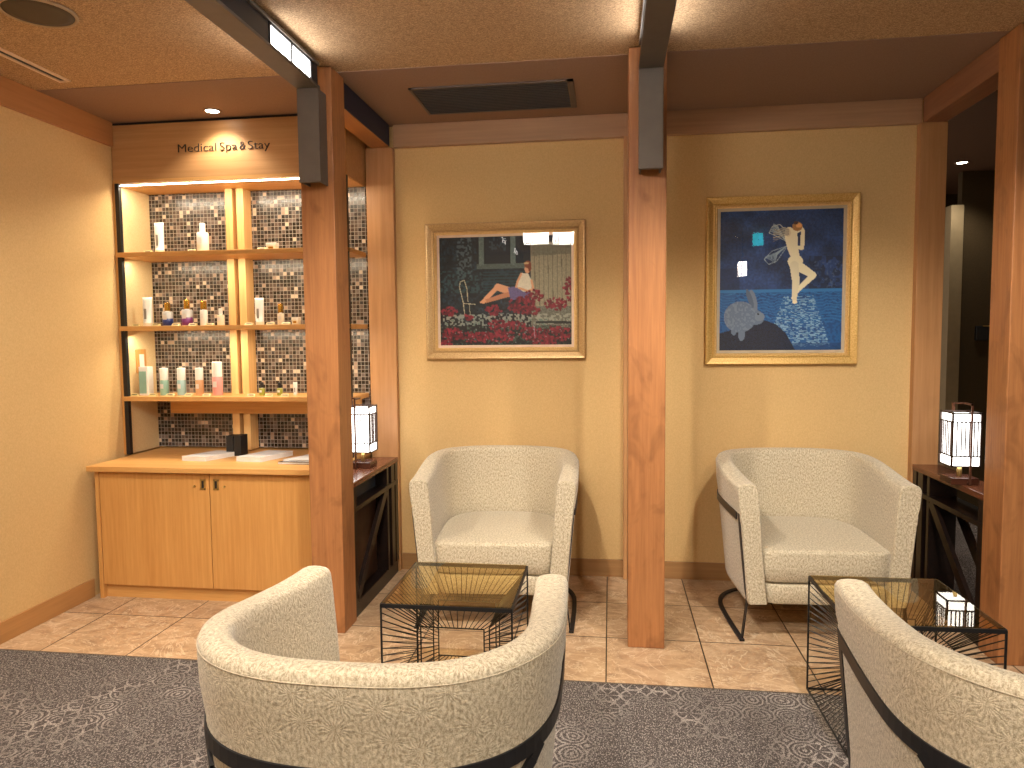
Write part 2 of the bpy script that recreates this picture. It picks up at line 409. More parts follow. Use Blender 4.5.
backbeam(1.62, 1.74, 'short reddish wooden beam from the right post back to the wall', wood('red_beam', srgb(136,92,66), srgb(158,110,80), 'y', 40))

# ------------------------------------------------------------------ ceiling fittings
v = thing('ceiling_vent', 'dark slatted rectangular air vent in the ceiling above the first picture', 'vent', (-.577, 3.723, ZC-.004))
m = MB(); X, Y = .403, .207
m.box(-X, X, -Y, -Y+.014, -.008, 0).box(-X, X, Y-.014, Y, -.008, 0).box(-X, -X+.014, -Y, Y, -.008, 0).box(X-.03, X, -Y, Y, -.008, 0)
m.build('vent_frame', plain('vent_frame_paint', srgb(96,84,78), .5), v)
MB().box(-X+.014, X-.03, -Y+.014, Y-.014, -.002, 0).build('vent_backing', plain('vent_black', srgb(20,24,32), .6), v)
m = MB()
for i in range(16):
    y = -Y+.022+i*(2*Y-.036)/15.5
    m.box(-X+.014, X-.03, y, y+.012, -.0075, -.005)
m.build('vent_slats', BLUEM, v)

v = thing('ceiling_speaker', 'round dark ceiling speaker grille with a pale rim, upper left', 'speaker', (-2.105, 2.50, ZC))
MB().lathe([(.128,0),(.13,-.004),(.127,-.010),(.119,-.010),(.117,-.006)], 40).build('speaker_rim', plain('speaker_rim_paint', srgb(176,150,118), .5), v, smooth=True)
MB().lathe([(.117,-.002),(.117,-.007),(.09,-.010),(.0005,-.011)], 40).build('speaker_grille', LOUVRE, v, smooth=True)
v = thing('slot_diffuser', 'pale narrow slot air diffuser in the ceiling near the left wall', 'air diffuser', (-2.55, 2.3, ZC))
MB().box(-.03, -.014, -.9, .87, -.006, 0).box(.014, .03, -.9, .87, -.006, 0).box(-.03, .03, .86, .872, -.006, 0).build('diffuser_frame', plain('diffuser_paint', srgb(240,216,190), .5), v)
MB().box(-.014, .014, -.9, .86, -.001, .0).build('dark_slot', BLACK, v)

DLE = emit('downlight_lens', (1, .9, .74, 1), 14)
def mk_down(label, loc):
    t = thing('downlight', label, 'downlight', loc)
    MB().lathe([(.046,0),(.048,-.003),(.044,-.006),(.036,-.004),(.034,.0)], 28).build('downlight_ring', plain('ring_metal', srgb(150,130,110), .35, .5), t, smooth=True)
    MB().lathe([(.034,-.001),(.034,-.003),(.0005,-.004)], 24).build('downlight_lens', DLE, t, smooth=True)
    return t
d0 = mk_down('small lit round downlight in the ceiling above the lettered header', (-2.11, 3.69, ZC-.003))
for i, d in enumerate(DOWN[1:]):
    if i == 10: lb, z = 'small bright downlight in the dark corridor beyond the right lantern', ZC-.003
    else: lb, z = ['lit ceiling downlight in front of the product shelves', 'lit ceiling downlight in front of the flower picture', 'lit ceiling downlight in front of the blue night picture',
        'lit ceiling downlight over the carpet near the left wall', 'lit ceiling downlight above the carpet behind the left foreground armchair', 'lit ceiling downlight above the carpet behind the right foreground armchair', 'lit ceiling downlight nearest the right wall', 'left lamp of the rearmost row of added fill downlights', 'middle lamp of the rearmost row of added fill downlights', 'right lamp of the rearmost row of added fill downlights'][i], ZC
    q = dup(d0, (d[0], d[1], z), 0, lb)
    if i != 10: q['group'] = 'downlights over the lounge'

# ------------------------------------------------------------------ display shelving
YH, X0, X1 = 3.803, -2.789, -1.412
u = thing('display_shelving', 'tall oak product shelving with mosaic tile back and lettered header', 'shelving', (0,0,0))
MB().box(X0-.004, X1, YH, YB-.001, 2.28, 2.602).build('header', OAKH, u, bevel=.002)
MB().box(X0, X1-.004, YH+.03, 4.09, 2.272, 2.28).build('header_underside', OAKX, u)
MB().box(X0-.004, X1-.001, YH-.001, YH+.02, 2.28, 2.298).build('header_edge_trim', OAKX, u)
MB().box(X0-.004, X1, YH+.012, YH+.05, 2.602, 2.6168).build('shadow_gap', BLACK, u)
MB().box(X0, X1, 4.1, 4.12, .735, 2.272).build('back_panel', MOSAIC, u)
MB().box(X0-.006, X0+.012, YH+.01, 4.1, .732, 2.272).build('side_panel', SIDEP, u)
MB().box(X0-.006, X0+.006, YH-.004, YH+.012, .732, 2.28).build('edge_strip', OAK, u)
for (px) in ((X0+.007, X0+.031), (X1-.016, X1-.002)):
    MB().box(px[0], px[1], YH-.002, YH+.022, .732, 2.28).build('steel_post', BLACK, u)
for z in (1.892, 1.474, 1.070):
    s_ = MB().box(X0+.006, X1-.002, YH-.012, 4.099, z-.026, z).build('shelf', OAKX, u, bevel=.002)
for (xa, xb) in ((-2.232, -2.188), (-2.163, -2.119)):
    MB().box(xa+.0, xb, 4.005, 4.099, .735, 2.272).build('divider', OAKX if 0 else wood('divider_oak', srgb(206,160,100), srgb(226,184,124), 'z', 60), u, bevel=.001)
MB().box(-2.615, X1-.02, 3.985, 4.02, 0.955, 1.043).build('light_box', OAKX, u, bevel=.001)
ls = MB().box(X0+.03, -1.43, YH+.012, YH+.020, 2.268, 2.2735).build('light_strip', emit('led_strip', (1,.93,.8,1), 12), u)
ls['label'] = 'glowing white light strip'
# small card holder on the side panel
h = thing('card_holder', 'small wooden card holder with white card on the shelving side panel', 'card holder', (X0+.012, 3.955, 1.2))
MB().box(0, .008, -.045, .045, 0, .14).build('holder_back', OAK, h, bevel=.002)
MB().box(.008, .011, -.02, .02, .03, .11).build('card', WHITE, h)
# lettering
def textmesh(name, body, size, mat, parent, loc, rot, ext=.002, width=None):
    cu = bpy.data.curves.new(name, 'FONT'); cu.body = body; cu.size = size; cu.extrude = ext; cu.resolution_u = 4; cu.offset = -.001
    tmp = bpy.data.objects.new(name + '_tmp', cu); C.objects.link(tmp)
    dg = bpy.context.evaluated_depsgraph_get(); dg.update()
    me = bpy.data.meshes.new_from_object(tmp.evaluated_get(dg)); bpy.data.objects.remove(tmp)
    xs = [q.co.x for q in me.vertices]; w = max(xs)-min(xs); k_ = (width/w) if width else 1
    for q in me.vertices: q.co.x = (q.co.x-min(xs))*k_
    me.materials.clear(); me.materials.append(mat)
    o = linkobj(bpy.data.objects.new(name, me)); o.parent = parent; o.location = loc; o.rotation_euler = rot
    return o
LB = plain('letter_black', srgb(30,22,18), .4)
for (wd, xw, ww) in (('Medical', -2.385, .226), ('Spa', -2.136, .101), ('&', -2.021, .035), ('Stay', -1.972, .127)):
    textmesh('lettering', wd, .066, LB, u, (xw, YH-.002, 2.436), (PI/2, 0, 0), .0025, ww)

# base cabinet and worktop
YC = 3.485
cb = thing('storage_cabinet', 'light oak two-door base cabinet under the product shelves', 'cabinet', (-2.09, 3.8, 0))
ox, oy = -2.09, 3.8
cx0, cx1 = -2.742, -1.425
MB().box(cx0-ox, cx0+.022-ox, YC-.004-oy, YB-.01-oy, 0, .694).build('side_panel', OAK, cb, bevel=.001)
MB().box(cx0+.022-ox, cx1-ox, YC+.02-oy, YB-.01-oy, .08, .694).build('carcass', OAK, cb)
MB().box(cx0+.022-ox, cx1-ox, YC+.025-oy, YC+.045-oy, 0, .08).build('kickboard', OAKX, cb)
def door(xa, xb, side):
    d = MB().box(xa-ox, xb-ox, YC-oy, YC+.018-oy, .075, .69).build('door', OAK, cb, bevel=.0015)
    hx = (xb-.035) if side > 0 else (xa+.035)
    hx -= ox; hy = YC-oy
    h = MB(); 
    h.box(hx-.015, hx-.007, hy-.003, hy, .606, .662).box(hx+.007, hx+.015, hy-.003, hy, .606, .662).box(hx-.015, hx+.015, hy-.003, hy, .606, .614).box(hx-.015, hx+.015, hy-.003, hy, .654, .662)
    h.build('handle', BRASS, d)
    MB().box(hx-.007, hx+.007, hy-.0006, hy, .614, .654).build('handle_recess', BLACK, d)
    lx = hx - side*.047
    mm = MB(); mm.lathe([(.006,0),(.006,.008),(.004,.01),(.0005,.01)], 12)
    mm.v = [(x+lx, hy-z, y+.625) for (x, y, z) in mm.v]
    mm.build('lock', BRASS, d)
door(cx0+.025, -2.087, 1); door(-2.083, cx1, -1)
wt = MB().box(-2.764, -1.41, 3.448, 3.80, .699, .727).box(-2.764, -1.41, 3.80, 4.133, .699, .727).build('worktop', OAKX, bevel=.0015)
tag(wt, 'pale oak worktop on the base cabinet, carrying brochures', 'worktop')

# ------------------------------------------------------------------ goods on the shelves
def colmat(name, rgb, rough=.35): return plain(name, srgb(*rgb), rough)
MINT = colmat('mint_liquid', (150,190,174)); AQUA = colmat('aqua_liquid', (164,200,200)); AMBER = colmat('amber_liquid', (216,170,126))
PINK = colmat('pink_liquid', (222,156,150)); BLUE = colmat('cobalt_liquid', (36,52,120)); PURP = colmat('purple_liquid', (120,50,120))
FROST = colmat('frosted_glass', (206,208,206), .3); CREAM = colmat('cream_plastic', (238,226,200)); YG = colmat('olive_liquid', (150,150,60)); GREY = colmat('pale_grey_print', (150,146,140))
def tube_item(label, x, z, hgt, w, mat=WHITE):
    t = thing('cosmetic_tube', label, 'tube', (x, 3.90, z))
    n = 20; vs = []; fs = []
    prof = [(.000,.42,.42),(.12*hgt,.42,.42),(.12*hgt+.0005,.40,.40),(.5*hgt,.46,.30),(hgt*.9,.5,.08),(hgt,.5,.04)]
    for (zz, a_, b_) in prof:
        for k in range(n):
            th = 2*PI*k/n; vs.append((a_*w*math.cos(th), b_*w*math.sin(th), zz))
    for i in range(len(prof)-1):
        for k in range(n): fs.append((i*n+k, i*n+(k+1)%n, (i+1)*n+(k+1)%n, (i+1)*n+k))
    fs += [tuple(range(n))[::-1], tuple(range((len(prof)-1)*n, len(prof)*n))]
    MB().add(vs, fs).build('tube_body', mat, t, smooth=True)
    MB().lathe([(w*.43,0),(w*.43,.12*hgt),(w*.1,.12*hgt+.0004)], 20).build('cap', CREAM, t, smooth=False)
    MB().box(-w*.12, w*.12, -.41*w, -.40*w, hgt*.25, hgt*.6).build('printed_label', GREY, t)
    return t
def bottle(label, x, z, hgt, w, body, capm, split=.6, liquid=None, square=False, neck=True, name='cosmetic_bottle', capw=.8):
    t = thing(name, label, 'bottle', (x, 3.90, z))
    hb = hgt*split
    n = 4 if square else 18
    def ring(r): return r*w/2*(1.38 if square else 1)
    m = MB().lathe([(ring(.96),0),(ring(1),.003),(ring(1),hb*.93),(ring(.9),hb)], n)
    if square:
        cs = math.cos(PI/4); m.v = [(x_*cs-y_*cs, x_*cs+y_*cs, z_) for (x_, y_, z_) in m.v]
    m.build('bottle_body', body, t, bevel=.001, smooth=not square)
    if liquid:
        m = MB().lathe([(ring(1.03),.003),(ring(1.03),hb*.52)], n)
        if square: m.v = [(x_*cs-y_*cs, x_*cs+y_*cs, z_) for (x_, y_, z_) in m.v]
        m.build('lower_band', liquid, t, smooth=not square)
    if neck: MB().lathe([(w*.2,hb),(w*.2,hb+.006)], 14).build('neck', WHITE, t)
    z1 = hb + (.004 if neck else 0)
    m = MB().lathe([(w/2*capw,z1),(w/2*capw,hgt-.002),(w/2*capw*.9,hgt)], 18 if not square else 18)
    m.build('cap', capm, t, smooth=False)
    MB().box(-w*.2, w*.2, -w/2*1.05-.0006, -w/2*1.04, hb*.45, hb*.75).build('printed_label', PAPER, t)
    return t
def smallbox(label, x, z, w, hh, mat=CREAM):
    t = thing('product_box', label, 'box', (x, 3.90, z))
    MB().box(-w/2, w/2, -.02, .02, 0, hh).build('box_body', mat, t, bevel=.002)
    MB().box(-w/2-.002, w/2+.002, -.021, .021, hh*.62, hh+.001).build('lid', WHITE, t, bevel=.002)
    MB().box(-w/4, w/4, -.0225, -.02, hh*.2, hh*.5).build('printed_label', GOLD, t)
    return t
tag_n = 0
TAGM = colmat('price_card_ivory', (214,190,130)); 
def card(x, z, what, lab):
    t = thing('price_card', lab, 'price card', (x, 3.832, z))
    MB().add([(-.024,0,0),(.024,0,0),(.024,.014,.014),(-.024,.014,.014),(-.024,.02,0),(.024,.02,0)], [(0,1,2,3),(3,2,5,4),(0,3,4),(1,5,2),(0,4,5,1)]).build('card_stand', TAGM, t)
    MB().add([(-.016,.004,.006),(.016,.004,.006),(.016,.008,.010),(-.016,.008,.010)], [(0,1,2,3)]).build('card_print', BLACK, t)
    return t
GOODS = [
 # kind, pixel-derived X on shelf, z, label
 ('tube', -2.586, 1.892, 0.178, .060, 'white cosmetic tube at the left of the top shelf'),
 ('pump', -2.317, 1.892, 0.168, .066, 'white round-shouldered bottle with pale cap on the top shelf'),
 ('box', -1.896, 1.892, .044, .052, 'small ivory product box, alone right of the divider on the top shelf'),
 ('tube', -2.679, 1.474, 0.17, .062, 'white cosmetic tube at the left of the middle shelf'),
 ('blue', -2.554, 1.474, 0.136, .058, 'gold-capped bottle with cobalt blue base on the middle shelf'),
 ('purp', -2.432, 1.474, 0.152, .060, 'gold-capped bottle with purple base on the middle shelf'),
 ('whit', -2.328, 1.474, 0.142, .042, 'slim white bottle with tall gold cap on the middle shelf'),
 ('mini', -2.224, 1.474, 0.098, .040, 'small frosted bottle with white cap beside the divider, middle shelf'),
 ('tube', -1.986, 1.474, 0.155, .056, 'white cosmetic tube right of the divider on the middle shelf'),
 ('gold', -1.859, 1.474, 0.119, .036, 'cream bottle with gold cap right of the divider on the middle shelf'),
 ('box', -1.766, 1.474, .040, .034, 'small ivory jar box close to the post on the middle shelf'),
 ('gbox', -2.707, 1.070, 0.168, .058, 'green boxed bottle with white top at the left of the lowest shelf'),
 ('mint', -2.593, 1.070, 0.16, .048, 'mint green bottle with white cap on the lowest shelf'),
 ('aqua', -2.484, 1.070, 0.16, .048, 'pale aqua bottle with white cap, middle of the lowest shelf row'),
 ('ambr', -2.371, 1.070, 0.16, .046, 'amber bottle with white cap on the lowest shelf'),
 ('pink', -2.259, 1.070, 0.195, .058, 'tall pink bottle with white cap next to the divider'),
 ('oliv', -1.987, 1.070, 0.075, .032, 'small olive bottle with black cap, left of the pair on the lowest shelf'),
 ('oliv', -1.878, 1.070, 0.075, .032, 'small olive bottle with black cap, right of the pair on the lowest shelf'),
 ('tube', -1.784, 1.070, 0.075, .026, 'tiny white tube on the lowest shelf near the post'),
]
CARDL_USED = []
CARDL = ['tiny price card before the tube on the top shelf', 'tiny price card before the round-shouldered white bottle, top shelf', 'tiny price card before the lone ivory box, top shelf',
 'tiny price card before the left tube on the middle shelf', 'tiny price card before the cobalt blue bottle', 'tiny price card before the gold-capped purple bottle', 'tiny price card before the slim white bottle with gold cap',
 'tiny price card before the small frosted bottle by the divider', 'tiny price card before the tube right of the divider, middle shelf', 'tiny price card before the cream bottle with gold cap', 'tiny price card before the small ivory jar box by the post',
 'tiny price card before the green boxed bottle', 'tiny price card before the mint green bottle', 'tiny price card before the pale aqua bottle', 'tiny price card before the amber bottle', 'tiny price card before the tall pink bottle',
 'tiny price card before the left small olive bottle', 'tiny price card before the right small olive bottle', 'tiny price card before the tiny white tube, lowest shelf']
for (kd, x, z, hh, w, lb) in GOODS:
    if kd == 'tube': tube_item(lb, x, z, hh, w)
    elif kd == 'box': smallbox(lb, x, z, w*1.1, hh)
    elif kd == 'pump': 
        t = bottle(lb, x, z, hh, w, WHITE, WHITE, .68, None, capw=.5)
    elif kd == 'blue': bottle(lb, x, z, hh, w, FROST, GOLD, .62, BLUE, False, capw=.55)
    elif kd == 'purp': bottle(lb, x, z, hh, w, FROST, GOLD, .62, PURP, False, capw=.55)
    elif kd == 'whit': bottle(lb, x, z, hh, w, WHITE, GOLD, .64, None, False, capw=.85)
    elif kd == 'mini': bottle(lb, x, z, hh, w, CREAM, WHITE, .62, None, capw=.55)
    elif kd == 'gold': bottle(lb, x, z, hh, w, CREAM, GOLD, .55, None, capw=.8)
    elif kd == 'gbox':
        t = thing('product_box', lb, 'box', (x, 3.90, z))
        MB().box(-w/2, w/2, -.025, .025, 0, hh).build('box_body', WHITE, t, bevel=.002)
        MB().box(-w/2+.002, w/2-.012, -.0265, -.025, .012, hh*.84).build('printed_front', MINT, t)
    elif kd == 'oliv': bottle(lb, x, z, hh, w, YG, BLACK, .55, None, capw=.65)
    else:
        liq = dict(mint=MINT, aqua=AQUA, ambr=AMBER, pink=PINK)[kd]
        bottle(lb, x, z, hh, w, liq, WHITE, .56, None, False, neck=False, capw=.97)
    zn = {1.892: 'top', 1.474: 'middle', 1.070: 'lowest'}[z]
    nm = lb.split(' on the')[0].split(' at the')[0].split(', ')[0]
    card(x-.035, z, kd, CARDL[len(CARDL_USED)]); CARDL_USED.append(1)

def book(name, label, cat, pts, z, hh, cover, group=None, pages=True):
    """pts: four plan corners"""
    cx_ = sum(p[0] for p in pts)/4; cy_ = sum(p[1] for p in pts)/4
    t = thing(name, label, cat, (cx_, cy_, z), 0, group)
    def sl(k_, z0, z1):
        vs = [((p[0]-cx_)*k_, (p[1]-cy_)*k_, z0) for p in pts] + [((p[0]-cx_)*k_, (p[1]-cy_)*k_, z1) for p in pts]
        return MB().add(vs, [(3,2,1,0),(4,5,6,7),(0,1,5,4),(1,2,6,5),(2,3,7,6),(3,0,4,7)])
    sl(.985, .001, hh-.001).build('pages', PAPER, t)
    sl(1, 0, .0015).build('back_cover', cover, t); sl(1, hh-.0015, hh).build('front_cover', cover, t)
    return t
GC = plain('glossy_white_cover', srgb(236,236,238), .25)
book('brochure', 'white brochure lying on the worktop, left of the black box', 'brochure', [(-2.352,3.665),(-2.200,3.648),(-2.120,3.86),(-2.27,3.88)], .727, .024, GC)
book('brochure', 'white brochure lying on the worktop, right of the black box', 'brochure', [(-2.032,3.665),(-1.880,3.652),(-1.80,3.88),(-1.955,3.90)], .727, .026, GC)
book('folder', 'black folder at the right end of the worktop', 'folder', [(-1.76,3.60),(-1.47,3.60),(-1.43,3.86),(-1.66,3.88)], .727, .012, BLACK)
book('brochure', 'pale brochure lying on top of the black folder', 'brochure', [(-1.74,3.62),(-1.48,3.62),(-1.44,3.86),(-1.64,3.88)], .739, .010, GC)
pb = thing('pen_box', 'black box holder on the worktop between the white brochures', 'box', (-2.135, 3.87, .727))
MB().box(-.045, -.003, -.04, .04, 0, .115).build('box_body', BLACK, pb, bevel=.002)
MB().box(.003, .045, -.04, .04, 0, .118).build('box_body', BLACK, pb, bevel=.002)
MB().box(-.003, .003, -.035, .04, 0, .10).build('box_join', STEEL, pb)

# ------------------------------------------------------------------ framed pictures (drawn in python onto a colour attribute)
rng = np.random.RandomState(4)
def lerpnoise(h, w, cell, seed):
    r = np.random.RandomState(seed); gh, gw = int(h/cell)+3, int(w/cell)+3; g = r.rand(gh, gw)
    yy, xx = np.mgrid[0:h, 0:w]/cell; i = yy.astype(int); j = xx.astype(int); fy = yy-i; fx = xx-j
    fy = fy*fy*(3-2*fy); fx = fx*fx*(3-2*fx)
    return (g[i,j]*(1-fy)*(1-fx)+g[i+1,j]*fy*(1-fx)+g[i,j+1]*(1-fy)*fx+g[i+1,j+1]*fy*fx)
class Art:
    def __init__(s, w, h, x0, y0, x1, y1, base):
        s.w, s.h = w, h; s.x0, s.y0, s.x1, s.y1 = x0, y0, x1, y1
        s.a = np.zeros((h, w, 3)); s.a[:] = np.array(base)
        yy, xx = np.mgrid[0:h, 0:w]; s.X = x0+(xx+.5)/w*(x1-x0); s.Y = y0+(yy+.5)/h*(y1-y0)
    def put(s, m, col, al=1.0): s.a[m] = s.a[m]*(1-al)+np.array(col)*al
    def poly(s, pts, col, al=1, tex=0):
        m = np.zeros(s.X.shape, bool); n = len(pts)
        for i in range(n):
            (x1, y1), (x2, y2) = pts[i], pts[(i+1)%n]
            if y1 == y2: continue
            cond = ((y1 > s.Y) != (y2 > s.Y)) & (s.X < (x2-x1)*(s.Y-y1)/(y2-y1)+x1); m ^= cond
        s.put(m, col, al)
        if tex: s.a[m] *= (1-tex/2+tex*rng.rand(m.sum(), 1))
        return m
    def ell(s, x, y, rx, ry, col, al=1, ang=0):
        c_, s_ = math.cos(ang), math.sin(ang); dx = s.X-x; dy = s.Y-y
        m = ((dx*c_+dy*s_)/rx)**2+((-dx*s_+dy*c_)/ry)**2 < 1; s.put(m, col, al); return m
    def line(s, pts, w, col, al=1, w2=None):
        n = len(pts)-1
        for i in range(n):
            (x1, y1), (x2, y2) = pts[i], pts[i+1]; dx, dy = x2-x1, y2-y1; L = dx*dx+dy*dy
            t = np.clip(((s.X-x1)*dx+(s.Y-y1)*dy)/L, 0, 1); d = np.hypot(s.X-x1-t*dx, s.Y-y1-t*dy)
            ww = w if w2 is None else w+(w2-w)*(i+t)/n
            s.put(d < ww/2, col, al)
def paint1():
    A = Art(230, 192, 120, 130, 748, 655, (22,36,46))
    n = lerpnoise(A.h, A.w, 9, 1); n2 = lerpnoise(A.h, A.w, 3, 2); sp = rng.rand(A.h, A.w)
    A.a *= (.6+.9*n*n2*1.4)[..., None]
    trunk = (A.X > 205) & (A.X < 275) & (A.Y < 330); A.put(trunk & (n2 > .52), (86,100,104), .7)
    A.put((A.X < 330) & (A.Y > 290) & (A.Y < 400) & (n2 > .62), (44,74,76), .6)
    for yy in range(300, 440, 14): A.poly([(330,yy),(700,yy),(700,yy+6),(330,yy+6)], (28,62,70), .7)
    A.poly([(300,130),(560,130),(560,265),(300,265)], (18,24,32)); A.poly([(300,262),(560,262),(560,286),(300,286)], (74,88,84), 1, .4)
    for x in (312, 462): A.poly([(x,130),(x+24,130),(x+24,270),(x,270)], (88,104,100), 1, .4)
    A.poly([(345,140),(455,140),(455,255),(345,255)], (24,30,38)); A.put((A.X>360)&(A.X<440)&(A.Y<200)&(n2>.6), (48,62,72), .8)
    A.poly([(556,165),(748,160),(748,470),(556,470)], (142,136,112), 1, .28)
    for x in range(575, 748, 21): A.line([(x,180),(x+2,470)], 3, (84,82,68), .8)
    A.poly([(560,178),(748,172),(748,222),(560,228)], (104,104,88), .85, .3)
    A.poly([(556,470),(748,470),(748,580),(556,580)], (120,120,104), .8, .5)
    A.put((A.Y>505)&(A.Y<575)&(n2>.55), (156,158,142), .85)
    A.put((A.X<460)&(A.Y>500)&(A.Y<560)&(n>.4)&(n2>.5), (122,134,128), .6)
    A.line([(240,505),(232,440),(216,370),(220,345),(240,338),(252,380),(256,440)], 4, (176,168,140)); A.line([(235,450),(290,455)], 4, (176,168,140)); A.line([(262,455),(266,505)], 3, (150,146,124))
    sk = (206,150,112)
    A.line([(330,443),(392,380),(405,372)], 20, sk, 1, 26); A.line([(400,374),(470,398)], 34, sk); A.line([(345,440),(440,412),(480,408)], 18, (178,118,86), 1, 30)
    A.line([(318,446),(340,440)], 10, sk)
    A.poly([(448,376),(500,372),(552,402),(540,432),(460,436)], (92,84,128), 1, .2)
    A.poly([(512,308),(545,312),(560,345),(560,400),(520,398),(486,372),(496,335)], (206,200,178), 1, .12)
    A.line([(512,312),(494,350),(488,374)], 10, sk); A.line([(560,345),(568,385),(545,396),(500,380)], 10, sk)
    A.ell(541, 290, 13, 20, sk); A.ell(543, 268, 17, 17, (126,64,40)); A.ell(552, 282, 8, 20, (110,52,34)); A.ell(537, 262, 12, 5, (196,160,110))
    reds = [(572,420,48,30),(515,462,66,42),(560,490,40,20),(675,460,52,30),(735,360,18,28),(728,392,22,20),(742,425,14,22),(164,490,40,24),(382,484,40,24),(395,556,44,24),(250,520,30,14),(480,560,50,20),(300,615,90,26),(180,600,50,30),(420,610,60,30),(560,600,60,30),(680,600,70,36),(620,640,60,20),(150,640,30,20)]
    A.put((A.Y>560)&(n2>.35), (20,30,28), .7)
    A.put((A.Y>530)&(n2>.72), (70,100,90), .6)
    for (x, y, rx, ry) in reds:
        k = int(rx*ry/26)
        for _ in range(k):
            a_ = rng.rand()*2*PI; r = math.sqrt(rng.rand()); px = x+rx*r*math.cos(a_); py = y+ry*r*math.sin(a_)
            v_ = rng.rand(); A.ell(px, py, 5+4*rng.rand(), 4+3*rng.rand(), (74+70*v_, 16+22*v_, 30+26*v_), .9, rng.rand()*3)
    for _ in range(60):
        px = 130+rng.rand()*610; py = 510+rng.rand()*140; A.ell(px, py, 3, 3, (150,160,160), .6)
    A.line([(570,560),(574,620)], 3, (160,170,180), .7); A.line([(585,545),(748,548)], 12, (18,28,32), .9)
    return np.clip(A.a*1.0+8, 0, 255)
def paint2():
    A = Art(200, 226, 120, 115, 612, 670, (30,52,92))
    n = lerpnoise(A.h, A.w, 22, 5); n2 = lerpnoise(A.h, A.w, 2.5, 6); n3 = lerpnoise(A.h, A.w, 6, 7)
    A.a = A.a*(.75+.5*n[..., None]); A.a *= (.85+.3*n2)[..., None]
    up_ = A.Y < 426
    A.put(up_ & (A.X > 480) & (A.Y > 300) & (n3 > .45), (22,34,58), .8); A.put(up_ & (A.X > 500) & (A.Y > 320) & (n2 > .75), (70,84,108), .6)
    A.put(up_ & (A.Y > 340) & (A.X < 200), (24,40,70), .6)
    A.put((A.Y > 426), (24,74,128), 1); A.put((A.Y > 426) & (A.Y < 440), (38,100,156), 1)
    m = (A.Y > 440); A.put(m & (lerpnoise(A.h, A.w*1, 3, 9) > .6) & (n > .3), (18,56,104), .7)
    wave = np.sin(A.Y*.55+np.sin(A.X*.07)*2+n3*5) > .75
    A.put(m & wave & (A.Y < 560), (46,112,170), .6)
    glit = (np.abs(A.X-440) < 50+(A.Y-430)*.35) & (A.Y > 455) & (A.Y < 655)
    n4 = lerpnoise(A.h*4, A.w, 3.2, 12)[::4][:A.h]; A.put(glit & (n4 > .62), (140,170,188), .75)
    A.put((A.Y > 640) & (A.X > 120), (18,44,84), .5)
    A.poly([(120,600),(160,590),(230,560),(300,548),(350,565),(390,600),(430,670),(120,670)], (20,30,50), 1, .5)
    rb = (84,100,122); A.ell(205, 535, 66, 62, rb, 1, -.1); A.ell(262, 535, 42, 30, rb, 1, .3); A.ell(258, 470, 14, 44, (92,106,126), 1, -.25); A.ell(244, 462, 10, 40, (70,84,106), 1, -.35)
    A.ell(212, 605, 14, 26, rb); A.ell(180, 590, 12, 18, rb); A.ell(284, 535, 20, 18, (98,112,130)); A.ell(278, 524, 4, 4, (20,24,34))
    rm = ((A.X-205)/66)**2+((A.Y-535)/62)**2 < 1; A.put(rm & (n2 > .62), (112,126,144), .5)
    for k in range(9):
        a_ = k/8.0
        A.line([(386,238),(352,205-26*a_),(326+10*a_,200-30*a_)], 2.6, (150,164,168), .75)
        A.line([(388,258),(352,280+10*a_),(304+38*a_,300+22*a_)], 2.6, (128,148,162), .75)
    A.line([(386,238),(340,214),(318,205),(330,180),(360,172),(390,200)], 2.6, (176,184,178), .8)
    A.line([(388,258),(330,276),(300,308),(318,328),(350,316),(388,262)], 2.6, (150,166,174), .8)
    sk = (206,198,168)
    A.line([(405,215),(412,262),(424,300)], 52, sk, 1, 34); A.ell(424, 318, 30, 26, sk)
    A.line([(398,262),(450,266),(452,200),(440,182)], 16, sk); A.line([(410,225),(420,205),(438,196)], 14, sk)
    A.line([(418,325),(495,374)], 42, sk, 1, 26); A.line([(495,376),(436,430),(416,462)], 24, sk, 1, 12)
    A.line([(420,335),(428,400),(424,440),(424,474)], 36, (196,188,160), 1, 16); A.ell(424, 478, 10, 7, sk)
    A.ell(398, 205, 18, 22, sk); A.ell(394, 206, 11, 15, (190,178,148), .9)
    for k in range(12): A.line([(398,190+2*k),(376,184+3*k),(356,194+3.2*k+4*math.sin(k*2)),(334,188+4.2*k+5*math.cos(k*1.7))], 2.4, (176-4*(k%3)*8,170-4*(k%3)*8,146-(k%3)*20), .85)
    A.ell(430, 182, 20, 18, (150,106,62)); A.ell(436, 178, 12, 9, (206,150,90)); A.ell(424, 168, 10, 6, (70,50,50))
    return np.clip(A.a*1.15+8, 0, 255)
def artgrid(name, arr, x0, x1, z0, z1, parent, y):
    h, w, _ = arr.shape
    xs = np.linspace(x0, x1, w); zs = np.linspace(z1, z0, h)
    vs = [(x, y, z) for z in zs for x in xs]
    fs = [(r*w+q, (r+1)*w+q, (r+1)*w+q+1, r*w+q+1) for r in range(h-1) for q in range(w-1)]
    me = bpy.data.meshes.new(name); me.from_pydata(vs, [], fs)
    c_ = np.clip(arr/255.0, 0, 1); lin = np.where(c_ <= .04045, c_/12.92, ((c_+.055)/1.055)**2.4)
    at = me.color_attributes.new('art', 'FLOAT_COLOR', 'POINT')
    at.data.foreach_set('color', np.concatenate([lin, np.ones((h, w, 1))], 2).reshape(-1).astype(np.float32))
    k = NT(name + '_print', .5, .3); ca = k.n('ShaderNodeVertexColor', layer_name='art'); k.color(ca.outputs[0]); me.materials.append(k.m)
    o = linkobj(bpy.data.objects.new(name, me)); o.parent = parent; return o
